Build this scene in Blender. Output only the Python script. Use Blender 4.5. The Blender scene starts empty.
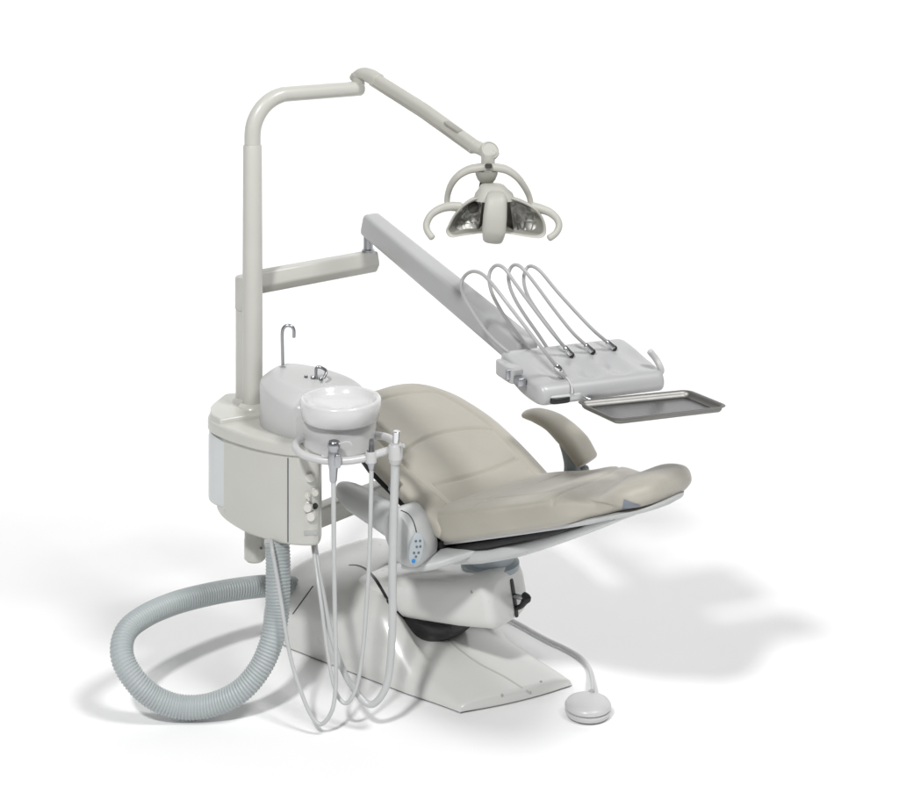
import bpy, bmesh, math, random
from mathutils import Vector as V, Matrix
from mathutils.bvhtree import BVHTree
random.seed(4)
scene = bpy.context.scene
col = scene.collection
pi = math.pi
F, H = 1690.0, 2.5            # focal length in photo pixels, camera height

def at(px, py, Y):            # a point at depth Y seen at a photo pixel
    return V(((px - 449.5) / F * Y, Y, H - (py + 117) / F * Y))
def atz(px, py, z):
    return at(px, py, F * (H - z) / (py + 117))

# ------------------------------------------------------------------ materials
def mat(name, rgb, rough=0.4, metal=0.0, var=0.04, bump=0.0, bscale=200, coat=0.0, vscale=6, rvar=0.06):
    m = bpy.data.materials.new(name); m.use_nodes = True
    nt = m.node_tree; b = nt.nodes['Principled BSDF']
    tc = nt.nodes.new('ShaderNodeTexCoord')
    n = nt.nodes.new('ShaderNodeTexNoise'); n.inputs['Scale'].default_value = vscale; n.inputs['Detail'].default_value = 5
    nt.links.new(tc.outputs['Object'], n.inputs['Vector'])
    r = nt.nodes.new('ShaderNodeValToRGB')
    r.color_ramp.elements[0].position = .3; r.color_ramp.elements[1].position = .7
    r.color_ramp.elements[0].color = [c * (1 - var) for c in rgb] + [1]
    r.color_ramp.elements[1].color = [min(1, c * (1 + var)) for c in rgb] + [1]
    nt.links.new(n.outputs['Fac'], r.inputs['Fac']); nt.links.new(r.outputs['Color'], b.inputs['Base Color'])
    mr = nt.nodes.new('ShaderNodeMapRange')
    mr.inputs['To Min'].default_value = max(0, rough - rvar); mr.inputs['To Max'].default_value = rough + rvar
    n2 = nt.nodes.new('ShaderNodeTexNoise'); n2.inputs['Scale'].default_value = vscale * 5; n2.inputs['Detail'].default_value = 6
    nt.links.new(tc.outputs['Object'], n2.inputs['Vector'])
    nt.links.new(n2.outputs['Fac'], mr.inputs['Value']); nt.links.new(mr.outputs['Result'], b.inputs['Roughness'])
    b.inputs['Metallic'].default_value = metal
    if coat: b.inputs['Coat Weight'].default_value = coat; b.inputs['Coat Roughness'].default_value = .12
    if bump:
        n3 = nt.nodes.new('ShaderNodeTexNoise'); n3.inputs['Scale'].default_value = bscale; n3.inputs['Detail'].default_value = 4
        nt.links.new(tc.outputs['Object'], n3.inputs['Vector'])
        bp = nt.nodes.new('ShaderNodeBump'); bp.inputs['Strength'].default_value = bump; bp.inputs['Distance'].default_value = .0004
        nt.links.new(n3.outputs['Fac'], bp.inputs['Height']); nt.links.new(bp.outputs['Normal'], b.inputs['Normal'])
    return m

M = dict(
    warm=mat('warm_enamel', (.53, .526, .488), .38, coat=.2, var=.02, rvar=.03),
    cab=mat('cabinet_enamel', (.55, .547, .508), .36, coat=.25, var=.02, rvar=.03),
    white=mat('white_plastic', (.535, .535, .533), .30, var=.01, rvar=.01, vscale=2),
    bowl=mat('bowl_ceramic', (.64, .64, .64), .2, coat=.4, var=.01, rvar=.03),
    base=mat('base_plastic', (.70, .70, .678), .28, coat=.4, var=.015, rvar=.015, vscale=3),
    grey=mat('grey_plastic', (.52, .532, .53), .42, bump=.06, bscale=300),
    blue=mat('blue_grey_plastic', (.33, .37, .40), .42, bump=.06, bscale=300),
    side=mat('pale_panel', (.60, .62, .625), .3, bump=.03, coat=.3),
    delivery=mat('delivery_plastic', (.43, .432, .436), .36, coat=.2, var=.02, rvar=.03),
    slate=mat('slate_plastic', (.20, .225, .26), .45),
    dark=mat('black_plastic', (.012, .012, .013), .4, bump=.1),
    cavity_black=mat('dark_cavity', (.02, .02, .021), .35, bump=.1),  # black for the shaded cavity under the lift arm
    chrome=mat('chrome', (.72, .73, .74), .12, 1.0, var=.02),
    steel=mat('brushed_steel', (.42, .43, .45), .3, 1.0, var=.08, bump=.05, bscale=500),
    tray=mat('tray_steel', (.16, .16, .163), .24, 1.0, var=.06, rvar=.03),  # steel darkened in its colour, in place of a dark reflection
    rim=mat('tray_rim', (.24, .236, .225), .46, 1.0, var=.05),
    lampgrey=mat('lamp_plastic', (.455, .449, .408), .5, bump=.05, bscale=300),
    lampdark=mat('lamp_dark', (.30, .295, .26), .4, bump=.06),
    hose=mat('drain_hose_plastic', (.40, .435, .44), .42, bump=.05),
    tubing=mat('tubing', (.50, .51, .51), .35, bump=.04, coat=.2),
    tubing2=mat('delivery_tubing', (.40, .405, .40), .38, bump=.04),
    knob=mat('knob_plastic', (.66, .655, .61), .3, coat=.3),
    label=mat('label_plate', (.42, .43, .43), .4),
    bluebtn=mat('blue_button', (.03, .23, .60), .35),
    btn=mat('button_dark', (.10, .12, .15), .4),
    keypad=mat('keypad_face', (.42, .46, .48), .4),
    pedal=mat('pedal_plastic', (.56, .56, .56), .36, bump=.05, coat=.2),
    backdrop=mat('studio_paper', (.90, .90, .90), .9, var=.004),
)
# upholstery: leatherette with grain and faint mottling
def leather(name, rgb):
    m = mat(name, rgb, .5, var=.035, vscale=9, rvar=.08)
    nt = m.node_tree; b = nt.nodes['Principled BSDF']
    tc = nt.nodes.new('ShaderNodeTexCoord')
    vo = nt.nodes.new('ShaderNodeTexVoronoi'); vo.inputs['Scale'].default_value = 420; vo.feature = 'DISTANCE_TO_EDGE'
    no = nt.nodes.new('ShaderNodeTexNoise'); no.inputs['Scale'].default_value = 22; no.inputs['Detail'].default_value = 6
    mx = nt.nodes.new('ShaderNodeMath'); mx.operation = 'MULTIPLY_ADD'; mx.inputs[1].default_value = .35
    for n in (vo, no): nt.links.new(tc.outputs['Object'], n.inputs['Vector'])
    nt.links.new(vo.outputs['Distance'], mx.inputs[0]); nt.links.new(no.outputs['Fac'], mx.inputs[2])
    bp = nt.nodes.new('ShaderNodeBump'); bp.inputs['Strength'].default_value = .3; bp.inputs['Distance'].default_value = .004
    nt.links.new(mx.outputs[0], bp.inputs['Height']); nt.links.new(bp.outputs['Normal'], b.inputs['Normal'])
    b.inputs['Sheen Weight'].default_value = .15
    return m
M['leather'] = leather('taupe_leatherette', (.42, .397, .342))
# lamp reflector: faceted mirror
def facet():
    m = mat('faceted_reflector', (.30, .297, .28), .5, 1.0, var=.3, vscale=30)
    nt = m.node_tree; b = nt.nodes['Principled BSDF']
    tc = nt.nodes.new('ShaderNodeTexCoord')
    vo = nt.nodes.new('ShaderNodeTexVoronoi'); vo.inputs['Scale'].default_value = 38; vo.distance = 'CHEBYCHEV'; vo.inputs['Randomness'].default_value = .35
    nt.links.new(tc.outputs['Object'], vo.inputs['Vector'])
    bp = nt.nodes.new('ShaderNodeBump'); bp.inputs['Strength'].default_value = .6; bp.inputs['Distance'].default_value = .010
    nt.links.new(vo.outputs['Distance'], bp.inputs['Height']); nt.links.new(bp.outputs['Normal'], b.inputs['Normal'])
    return m
M['facet'] = facet()
M['lampblack'] = mat('lamp_black', (.05, .047, .04), .45)

# ------------------------------------------------------------------ object helpers
WL = {}
def thing(name, label, cat, loc, group=None):
    o = bpy.data.objects.new(name, None); col.objects.link(o)
    o.location = loc; o.empty_display_size = .05
    o['label'] = label; o['category'] = cat
    if group: o['group'] = group
    WL[o] = V(loc); return o
def mk(name, bm, m, parent=None, smooth=True, sharp=40, subsurf=0, bevel=0, label=None, kind=None, origin=None):
    off = WL.get(parent, V((0, 0, 0)))
    loc = (V(origin) - off) if origin is not None else V((0, 0, 0))
    bmesh.ops.recalc_face_normals(bm, faces=bm.faces)
    bmesh.ops.translate(bm, verts=bm.verts, vec=-(off + loc))
    me = bpy.data.meshes.new(name); bm.to_mesh(me); bm.free()
    me.materials.append(M[m] if isinstance(m, str) else m)
    if smooth:
        me.polygons.foreach_set('use_smooth', [True] * len(me.polygons))
        if not subsurf: me.set_sharp_from_angle(angle=math.radians(sharp))
    o = bpy.data.objects.new(name, me); col.objects.link(o)
    o.location = loc
    if parent: o.parent = parent
    if bevel:
        b = o.modifiers.new('bevel', 'BEVEL'); b.width = bevel; b.segments = 3; b.limit_method = 'ANGLE'; b.angle_limit = math.radians(35)
        b.harden_normals = False
    if subsurf:
        s = o.modifiers.new('sub', 'SUBSURF'); s.levels = s.render_levels = subsurf
    if label: o['label'] = label
    if kind: o['kind'] = kind
    WL[o] = off + loc
    return o
def copy_at(o, world, parent):      # a repeat sharing mesh data
    c = o.copy(); col.objects.link(c); c.parent = parent
    c.location = V(world) - WL[parent]; WL[c] = V(world); return c
def surf(bm):                        # ray target for seating small details on a surface
    bmesh.ops.recalc_face_normals(bm, faces=bm.faces); bm.normal_update()
    return BVHTree.FromBMesh(bm)
def hit(bvh, px, py):
    d = at(px, py, 1.0) - V((0, 0, H)); d.normalize()
    r = bvh.ray_cast(V((0, 0, H)), d)
    return r[0], r[1]

# ------------------------------------------------------------------ mesh helpers
def loft(bm, rings, closed=True, cap0=True, cap1=True):
    vs = [[bm.verts.new(p) for p in r] for r in rings]
    n = len(rings[0])
    for i in range(len(vs) - 1):
        for j in range(n if closed else n - 1):
            k = (j + 1) % n
            bm.faces.new((vs[i][j], vs[i][k], vs[i + 1][k], vs[i + 1][j]))
    if cap0: bm.faces.new(list(reversed(vs[0])))
    if cap1: bm.faces.new(vs[-1])
    return vs
def se(t, n):
    c, s = math.cos(t), math.sin(t)
    return math.copysign(abs(c) ** (2 / n), c), math.copysign(abs(s) ** (2 / n), s)
def ring(C, U, W, hu, hv, n=2.0, N=32):
    out = []
    for j in range(N):
        x, y = se(2 * pi * j / N, n); out.append(C + U * (hu * x) + W * (hv * y))
    return out
def cr(pts, sub=8, closed=False):     # Catmull-Rom through points (any dimension)
    P = [V(p) for p in pts]; n = len(P); out = []
    rng = range(n if closed else n - 1)
    for i in rng:
        if closed: p0, p1, p2, p3 = P[i - 1], P[i], P[(i + 1) % n], P[(i + 2) % n]
        else: p0, p1, p2, p3 = P[max(i - 1, 0)], P[i], P[i + 1], P[min(i + 2, n - 1)]
        for k in range(sub):
            t = k / sub
            out.append(.5 * ((2 * p1) + (-p0 + p2) * t + (2 * p0 - 5 * p1 + 4 * p2 - p3) * t * t + (-p0 + 3 * p1 - 3 * p2 + p3) * t ** 3))
    if not closed: out.append(P[-1])
    return out
def lerpl(vals, m):                   # resample a list of scalars to m samples
    if not isinstance(vals, (list, tuple)): return [vals] * m
    n = len(vals) - 1; out = []
    for i in range(m):
        f = i / (m - 1) * n; k = min(int(f), n - 1); out.append(vals[k] + (vals[k + 1] - vals[k]) * (f - k))
    return out
def sweep(bm, path, hu, hv, n=2.0, N=28, up=V((0, 0, 1)), end=.004, sub=0):
    P = cr(path, sub) if sub else [V(p) for p in path]
    m = len(P); HU = lerpl(hu, m); HV = lerpl(hv, m); rings = []
    for i in range(m):
        T = (P[min(i + 1, m - 1)] - P[max(i - 1, 0)]).normalized()
        U = T.cross(up).normalized(); W = U.cross(T).normalized()
        fr = (P[i], T, U, W, HU[i], HV[i])
        if i == 0 and end:
            for k in range(5):
                a = (k / 5) * pi / 2; d = end * (1 - math.cos(pi / 2 - a) ) if False else end * math.cos(a); q = end * (1 - math.sin(a))
                rings.append(ring(P[i] - T * d + T * 0, U, W, max(HU[i] - q, 1e-4), max(HV[i] - q, 1e-4), n, N))
        rings.append(ring(P[i], U, W, HU[i], HV[i], n, N))
        if i == m - 1 and end:
            for k in range(4, -1, -1):
                a = (k / 5) * pi / 2; d = end * math.cos(a); q = end * (1 - math.sin(a))
                rings.append(ring(P[i] + T * d, U, W, max(HU[i] - q, 1e-4), max(HV[i] - q, 1e-4), n, N))
    loft(bm, rings); return P
def tube(bm, path, r, N=14, sub=8, end=True):
    P = cr(path, sub) if sub else [V(p) for p in path]
    m = len(P); R = lerpl(r, m); rings = []
    T0 = (P[1] - P[0]).normalized()
    U = T0.orthogonal().normalized()
    for i in range(m):
        T = (P[min(i + 1, m - 1)] - P[max(i - 1, 0)]).normalized()
        U = (U - T * U.dot(T)).normalized(); W = T.cross(U)
        if i == 0 and end:
            for k in range(3): a = k / 3 * pi / 2; rings.append(ring(P[i] - T * (R[i] * .6 * math.cos(a)), U, W, R[i] * max(math.sin(a), .15), R[i] * max(math.sin(a), .15), 2, N))
        rings.append(ring(P[i], U, W, R[i], R[i], 2, N))
        if i == m - 1 and end:
            for k in range(2, -1, -1): a = k / 3 * pi / 2; rings.append(ring(P[i] + T * (R[i] * .6 * math.cos(a)), U, W, R[i] * max(math.sin(a), .15), R[i] * max(math.sin(a), .15), 2, N))
    loft(bm, rings); return P
def lathe(bm, C, prof, N=56, axis=V((0, 0, 1))):
    axis = axis.normalized(); U = axis.orthogonal().normalized(); W = axis.cross(U)
    loft(bm, [ring(C + axis * z, U, W, max(r, 1e-4), max(r, 1e-4), 2, N) for r, z in prof])
def cyl(bm, A, B, r, r2=None, e=.0015, N=32):
    A, B = V(A), V(B); L = (B - A).length; r2 = r if r2 is None else r2
    lathe(bm, A, [(r - e, 0), (r, e), (r2, L - e), (r2 - e, L)], N, B - A)
def rbox(bm, C, X, Y, Z, hx, hy, hz, n=8, N=40, e=.006):
    rs = []
    prof = []
    for k in range(5): a = k / 4 * pi / 2; prof.append((-hz + e * (1 - math.sin(a)), e * (1 - math.sin(pi / 2 - a) if False else 1 - math.sin(a))))
    pr = []
    for k in range(5): a = k / 4 * pi / 2; pr.append((-hz + e - e * math.cos(a), e - e * math.sin(a)))
    pr += [(-z, q) for z, q in reversed(pr)]
    for z, q in pr: rs.append(ring(C + Z * z, X, Y, hx - q, hy - q, n, N))
    loft(bm, rs)
def offs(poly, d):                    # offset a closed 2D outline (inwards for d > 0)
    n = len(poly); out = []
    area = sum(poly[i].x * poly[(i + 1) % n].y - poly[(i + 1) % n].x * poly[i].y for i in range(n))
    s = 1 if area > 0 else -1
    for i in range(n):
        t = poly[(i + 1) % n] - poly[i - 1]; t = V((t.x, t.y)).normalized()
        out.append(V((poly[i].x - t.y * d * s, poly[i].y + t.x * d * s)))
    return out
def slab(bm, poly, z0, z1, e0=.004, e1=.004, dome=0):
    rs = []
    for k in range(5): a = k / 4 * pi / 2; rs.append((e0 * (1 - math.sin(a)), z0 + e0 * (1 - math.cos(a))))
    for k in range(4, -1, -1): a = k / 4 * pi / 2; rs.append((e1 * (1 - math.sin(a)), z1 - e1 * (1 - math.cos(a))))
    rings = []
    for q, z in rs: rings.append([V((p.x, p.y, z)) for p in offs(poly, q)])
    loft(bm, rings)
def NB(): return bmesh.new()
def outline(pts, sub=8):
    return [V((p[0], p[1])) for p in cr([(x, y, 0) for x, y in pts], sub, True)]
def corner_poly(pts, r, seg=6):       # polygon with rounded corners; r scalar or list
    n = len(pts); out = []
    for i in range(n):
        p = V(pts[i]); a = V(pts[i - 1]) - p; b = V(pts[(i + 1) % n]) - p
        ri = r[i] if isinstance(r, (list, tuple)) else r
        A = p + a.normalized() * ri; B = p + b.normalized() * ri
        for k in range(seg + 1):
            t = k / seg; out.append((1 - t) ** 2 * A + 2 * t * (1 - t) * p + t * t * B)
    return out
def sstep(a, b, x):
    t = min(max((x - a) / (b - a), 0), 1); return t * t * (3 - 2 * t)
Z = V((0, 0, 1))

# ------------------------------------------------------------------ setting: a white studio sweep
bm = NB(); prof = []
prof.append((-6.0, 0)); prof.append((6.8, 0))
for k in range(1, 17): a = k / 16 * pi / 2; prof.append((6.8 + 2.4 * math.sin(a), 2.4 - 2.4 * math.cos(a)))
prof.append((9.2, 8.0))
loft(bm, [[V((x, y, z)) for y, z in prof] for x in (-11, -4, 0, 4, 11)], closed=False, cap0=False, cap1=False)
mk('floor', bm, 'backdrop', kind='structure', sharp=80)

# ================================================================== DENTAL CHAIR
A = V((.669, -.743, 0)); Cx = V((.743, .669, 0))
HC = V((.157, 5.267, 0))
chair = thing('dental_chair', 'reclined taupe upholstered dental chair with one armrest on a pale moulded base', 'dental chair', (0, 5.4, 0))

# --- base
ab = V((.695, -.719, 0)); cb = V((.719, .695, 0)); Fc = V((.226, 5.18, 0))
def base_h(u, x):
    front = .034 + .066 * (min(max(-u / .30, 0), 1) ** 1.05)
    k = max(0, 1 - (x + .02) ** 2 / .42) if u > -.75 else 0
    e = .15 * k * sstep(-.75, -.55, u)             # the rise sits further back around the lift arm
    return min(front, .100) + .150 * sstep(-.23 - e, -.46 - e, u) - .035 * sstep(-.58, -.85, u)
def base_pt(u, t):
    f = min(max(-u / .75, 0), 1)
    wn = .205 + .10 * f; wf = .165 + .12 * f
    n = 2.3 + .9 * sstep(-.25, -.6, u)
    if u > -.12: n = 2.3 + (u + .12) / .12 * .9
    x, y = se(pi * (1 - t), n)
    v = x * (wf if x > 0 else wn)
    sk = (.30 * v + .012 - .5 * v * v) * sstep(-.30, 0, u)
    zz = base_h(u, x) * y
    return Fc + ab * (u + sk) + cb * v + Z * (max(zz, 0) + .004)
bm = NB(); rings = []
NU = 60
for i in range(NU + 1):
    u = -.86 + .86 * i / NU
    rings.append([base_pt(u, j / 56) for j in range(57)])
rear = rings[0]; cen = Fc + ab * -.86
for k in range(1, 6):                  # rounded back
    a = k / 6 * pi / 2
    rings.insert(0, [V((cen.x + (p.x - cen.x) * (1 - .10 * (1 - math.cos(a))), cen.y + (p.y - cen.y) * (1 - .10 * (1 - math.cos(a))), p.z * (1 - .35 * (1 - math.cos(a))))) - ab * (.07 * math.sin(a)) for p in rear])
fr = rings[-1]
rings.append([p + ab * .004 - Z * min(.004, p.z * .5) for p in fr])
rings.append([V((p.x, p.y, min(p.z, .006))) + ab * .004 for p in fr])
loft(bm, rings, closed=False, cap0=True, cap1=True)
bvb = surf(bm)
base = mk('base', bm, 'base', chair, sharp=50)

def strip_on(bvh, pix, w0, lift=.0015, w1=None):   # a thin strip laid along a surface
    pts = []
    for (x, y) in pix:
        h, n = hit(bvh, x, y)
        if h: pts.append((h, n))
    bm = NB(); rings = []
    for i, (h, n) in enumerate(pts):
        T = (pts[min(i + 1, len(pts) - 1)][0] - pts[max(i - 1, 0)][0]).normalized()
        S = T.cross(n).normalized(); w = w0 + ((w1 or w0) - w0) * i / max(len(pts) - 1, 1)
        rings.append([h + S * w - n * .004, h + S * w + n * lift, h - S * w + n * lift, h - S * w - n * .004])
    loft(bm, rings); return bm
def lin(a, b, n): return [(a[0] + (b[0] - a[0]) * i / n, a[1] + (b[1] - a[1]) * i / n) for i in range(n + 1)]
mk('seam', strip_on(bvb, lin((293, 614), (313, 586), 10), .0015), 'dark', base)
pp = [(p.x, p.y) for p in cr([(530, 693, 0), (505, 677, 0), (480, 664, 0), (460, 650, 0), (447, 638, 0)], 5)]
mk('seam', strip_on(bvb, pp, .0035, .0008), 'warm', base)
scr = None
for (x, y) in ((502, 695), (541, 682), (530, 692)):
    h, n = hit(bvb, x, y)
    if not h: continue
    if scr is None:
        bm = NB(); lathe(bm, h - n * .002, [(.0045, 0), (.0045, .003), (.003, .004), (.001, .0035)], 14, n)
        scr = mk('screw', bm, 'label', base, origin=h)
    else: copy_at(scr, h, base)

# --- lift arm
arm_r = at(352, 584, 5.60); arm_f = at(502, 594, 5.25)
axd = (arm_f - arm_r).normalized()
bm = NB()
pts = [arm_r, arm_r.lerp(arm_f, .25), arm_r.lerp(arm_f, .5), arm_r.lerp(arm_f, .8), arm_f]
sweep(bm, pts, [.088, .098, .105, .108, .106], [.040, .056, .072, .083, .084], n=4, N=48, end=.030, sub=5)
bva = surf(bm)
lift = mk('lift_arm', bm, 'base', chair, sharp=50)
# slot and lever on the end face
h, n = hit(bva, 514, 598)
S = n.cross(Z).normalized(); Wv = S.cross(n).normalized()
if Wv.z < 0: Wv = -Wv
bm = NB(); rbox(bm, h + n * .0005, S, Wv, n, .0085, .058, .003, n=5, e=.002)
slot = mk('slot', bm, 'dark', lift)
bm = NB()
kc = h + n * .004
tube(bm, [kc + Wv * .006, kc + n * .03 + Wv * .004], .008, sub=0)
mk('lever_pin', bm, 'steel', slot)
bm = NB()
tube(bm, [kc - Wv * .03, kc + n * .02 - Wv * .022 + S * 0, kc + n * .036 - Wv * .006, kc + n * .046 + Wv * .002, kc + n * .036 + Wv * .012], [.007, .008, .012, .013, .010], sub=5)
mk('lever_knob', bm, 'dark', slot)
h, n = hit(bva, 472, 592)
copy_at(scr, h, lift) if h and scr else None
# black lump standing in for the shaded cavity below the arm
bm = NB()
def bxy(u, v, z): return Fc + ab * u + cb * v + Z * z
sweep(bm, [bxy(-.56, -.03, .175), bxy(-.49, -.03, .16), bxy(-.41, -.025, .142), bxy(-.33, -.015, .138), bxy(-.27, -.01, .15)], [.085, .105, .106, .092, .06], [.03, .060, .066, .055, .03], n=2.6, N=44, end=.012, sub=5)
mk('cavity_shade', bm, 'cavity_black', chair)
# dark gap line where the arm sinks into the housing
bmj = NB()
for o_ in (base, lift):
    t_ = NB(); t_.from_mesh(o_.data); bmesh.ops.translate(t_, verts=t_.verts, vec=WL[o_])
    me_ = bpy.data.meshes.new('tmp'); t_.to_mesh(me_); t_.free(); bmj.from_mesh(me_); bpy.data.meshes.remove(me_)
bvj = surf(bmj); bmj.free()
gap = [(p.x, p.y) for p in cr([(349, 565, 0), (358, 565.5, 0), (367, 570, 0), (376, 580, 0), (384, 593, 0), (390, 604, 0), (398, 613, 0), (406, 620, 0)], 8)]
mk('gap', strip_on(bvj, gap, .0016, .0012, .009), 'dark', chair)
# --- swivel mount
bm = NB()
mc = V((.128, 5.32, 0))
lathe(bm, mc + Z * .345, [(.088, 0), (.092, .004), (.092, .02), (.075, .026), (.075, .075)], 48)
mk('swivel_mount', bm, 'blue', chair)

# --- seat frame
tb = .384
def S_(s, v, dz): return HC + A * s + Cx * v + Z * (.502 + tb * s + dz)
beta = math.atan(tb); ts = (A * math.cos(beta) + Z * math.sin(beta)); ns = (Z * math.cos(beta) - A * math.sin(beta))
# thin shell right under the cushions
bm = NB()
def shell_out(n=40):
    pts = []
    for i in range(n + 1):                   # near side then round the end, then the far side
        pass
    P = [(-.05, -.20), (.0, -.24), (.25, -.248), (.48, -.235), (.56, -.20), (.64, -.178), (.70, -.13), (.735, -.06), (.74, 0), (.735, .06), (.70, .13), (.64, .178), (.56, .20), (.48, .235), (.25, .248), (0, .24), (-.05, .20)]
    return [p for p in cr([(a, b, 0) for a, b in P], 5, True)]
so = shell_out()
def insetpts(poly, d):
    return [V((p.x, p.y, 0)) for p in offs([V((q.x, q.y)) for q in poly], d)]
rr = []
for d, dz in ((.008, -.008), (.003, -.0065), (0, -.003), (0, .004), (.01, .008)):
    rr.append([S_(p.x - .38 * p.y * min(max(p.x / .5, 0), 1), p.y, dz) for p in insetpts(so, d + .020)])
loft(bm, rr)
mk('seat_shell', bm, 'grey', chair, sharp=50)
# deeper frame
bm = NB()
sec = [(-.10, .150, .020, -.045), (-.02, .205, .030, -.052), (.10, .215, .030, -.058), (.22, .20, .028, -.058), (.34, .16, .022, -.048), (.46, .12, .014, -.034), (.56, .10, .008, -.022)]
pth = [S_(s, 0, d) for s, w, t, d in sec]
sweep(bm, pth, [x[1] for x in sec], [x[2] for x in sec], n=3.5, N=40, up=ns, end=.01, sub=4)
mk('seat_frame', bm, 'grey', chair)
# black solid standing in for the shade between shell and frame
bm = NB()
sweep(bm, [S_(-.10, 0, -.024), S_(.16, 0, -.026), S_(.36, 0, -.024), S_(.46, 0, -.018)], [.21, .212, .17, .13], [.014, .014, .012, .005], n=5, up=ns, end=.003)
mk('frame_gap_shade', bm, 'dark', chair)

# --- cushions
def cushion(name, centre, across, normal, W, T, L, n, disp, m, parent, M_=90, N=120, side=None):
    """centre(l), across, normal(l), W(l) half width, T(l) half thickness; disp(l, x, y) offset along the normal"""
    bm = NB(); rings = []
    for i in range(M_ + 1):
        l = i / M_
        rings.append([])
        C = centre(l); w = W(l); t = T(l); nn = normal(l); ac = across(l) if callable(across) else across; nl = n(l) if callable(n) else n
        for j in range(N):
            x, y = se(2 * pi * j / N, nl)
            d = disp(l, x, y)
            rings[-1].append(C + ac * (w * x + (side(l, x, y) if side else 0)) + nn * (t * y + d))
    loft(bm, rings)
    return bm
def endround(l, L, r0, r1, lo=.12):          # 1 in the middle, quarter-round falloff to the ends
    x = l * L; f = 1
    if x < r0: f = math.sqrt(max(1 - ((r0 - x) / r0) ** 2, lo ** 2))
    if L - x < r1: f = min(f, math.sqrt(max(1 - ((r1 - (L - x)) / r1) ** 2, lo ** 2)))
    return f
def groove(d, w=.006, depth=.0035): return -depth * math.exp(-(d / w) ** 2)
rs = random.Random(7)
wr = [(rs.uniform(3, 9), rs.uniform(2, 7), rs.uniform(0, 6)) for _ in range(6)]
def wrinkle(l, x):
    return sum(math.sin(a * l * 3 + b * x + c) for a, b, c in wr) * .0005

# seat and leg section: one long slab that narrows to a turned-up toe
Ls = .765
def s_of(l): return -.045 + Ls * l
def bump(x, c, w): return math.exp(-((x - c) / w) ** 2)
def th0(l):
    s = s_of(l)
    return .063 - .022 * sstep(0, .64, s) + .004 * bump(s, .40, .07) - .007 * bump(s, .53, .05) + .004 * bump(s, .63, .05)
def seat_c(l): return S_(s_of(l), 0, 0) + ns * (-.014 + .012 * l + th0(l))
def seat_T(l): return th0(l) * (.35 + .65 * endround(l, Ls, .06, .050, .05))
def seat_W(l):
    x = l * Ls; s = s_of(l); d = Ls - x
    f = 1 if d > .11 else math.sqrt(max(1 - ((.11 - d) / .11) ** 2, .01))
    g = 1 if x > .09 else math.sqrt(max(1 - ((.09 - x) / .09) ** 2, .0025))
    return (.252 - .070 * sstep(.36, .62, s)) * (.45 + .55 * f) * (.80 + .20 * g)
def seat_n(l): return 4.4 - 1.6 * sstep(.40, .62, s_of(l))
def fold(l): return 1.0 - 1.75 * sstep(.46, .70, s_of(l))      # the toe pad overlaps the side band along this line
def seat_d(l, x, y):
    d = 0; s = s_of(l)
    if y > -.2:
        top = sstep(-.2, .6, y)
        d += top * -.010 * bump(l, .32, .22) * (1 - abs(x) ** 2)
        d += top * wrinkle(l, x)
        if y > .3: d += groove(abs(x) - (.72 - .06 * l), .035, .004) * sstep(.06, .14, l) * (1 - sstep(.36, .46, s))
        d += top * groove(l - .28 - .04 * x, .010, .003) + top * groove(s - .455 + .05 * x * x, .007, .006)
    return d
def seat_side(l, x, y):               # welt line, toe overlap and puckers along the side bands
    if abs(x) < .8: return 0
    s = s_of(l); sg = 1 if x > 0 else -1; q = sstep(.8, .93, abs(x))
    d = groove(y - .52, .10, .0032) * sstep(0, .08, l) * (1 - sstep(.40, .48, s))
    d += .0012 * math.sin(l * 34 + 3 * y) * math.sin(l * 11 + 1) + .0035 * (1 - y * y)
    if s > .44: d += (.009 * sstep(-.10, .06, y - fold(l)) - .003) * sstep(.44, .50, s) * (1 - sstep(.66, .71, s))
    return sg * d * q
bm = cushion('seat', seat_c, lambda l: Cx - ts * (.40 * sstep(0, .55, l) - .12 * sstep(.6, 1, l)), lambda l: ns, seat_W, seat_T, Ls, seat_n, seat_d, 'leather', chair, M_=190, N=220, side=seat_side)
bvt = surf(bm)
seatc = mk('seat_cushion', bm, 'leather', chair, sharp=80)
# small slate triangle of bare shell showing under the toe fold
bm = NB(); NT = 8; gv = {}
ca, cb_, cc = V((624, 499)), V((622, 509.5)), V((641, 505.5))
for i_ in range(NT + 1):
    for j_ in range(NT + 1 - i_):
        q = ca + (cb_ - ca) * (i_ / NT) + (cc - ca) * (j_ / NT)
        h, n = hit(bvt, q.x, q.y)
        if h: gv[i_, j_] = (bm.verts.new(h + n * .0016))
for (i_, j_) in list(gv):
    for tri in (((i_, j_), (i_ + 1, j_), (i_, j_ + 1)), ((i_ + 1, j_), (i_ + 1, j_ + 1), (i_, j_ + 1))):
        if all(t in gv for t in tri): bm.faces.new([gv[t] for t in tri])
for v in [v for v in bm.verts if not v.link_faces]: bm.verts.remove(v)
mk('step_filler', bm, 'slate', chair)

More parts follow.
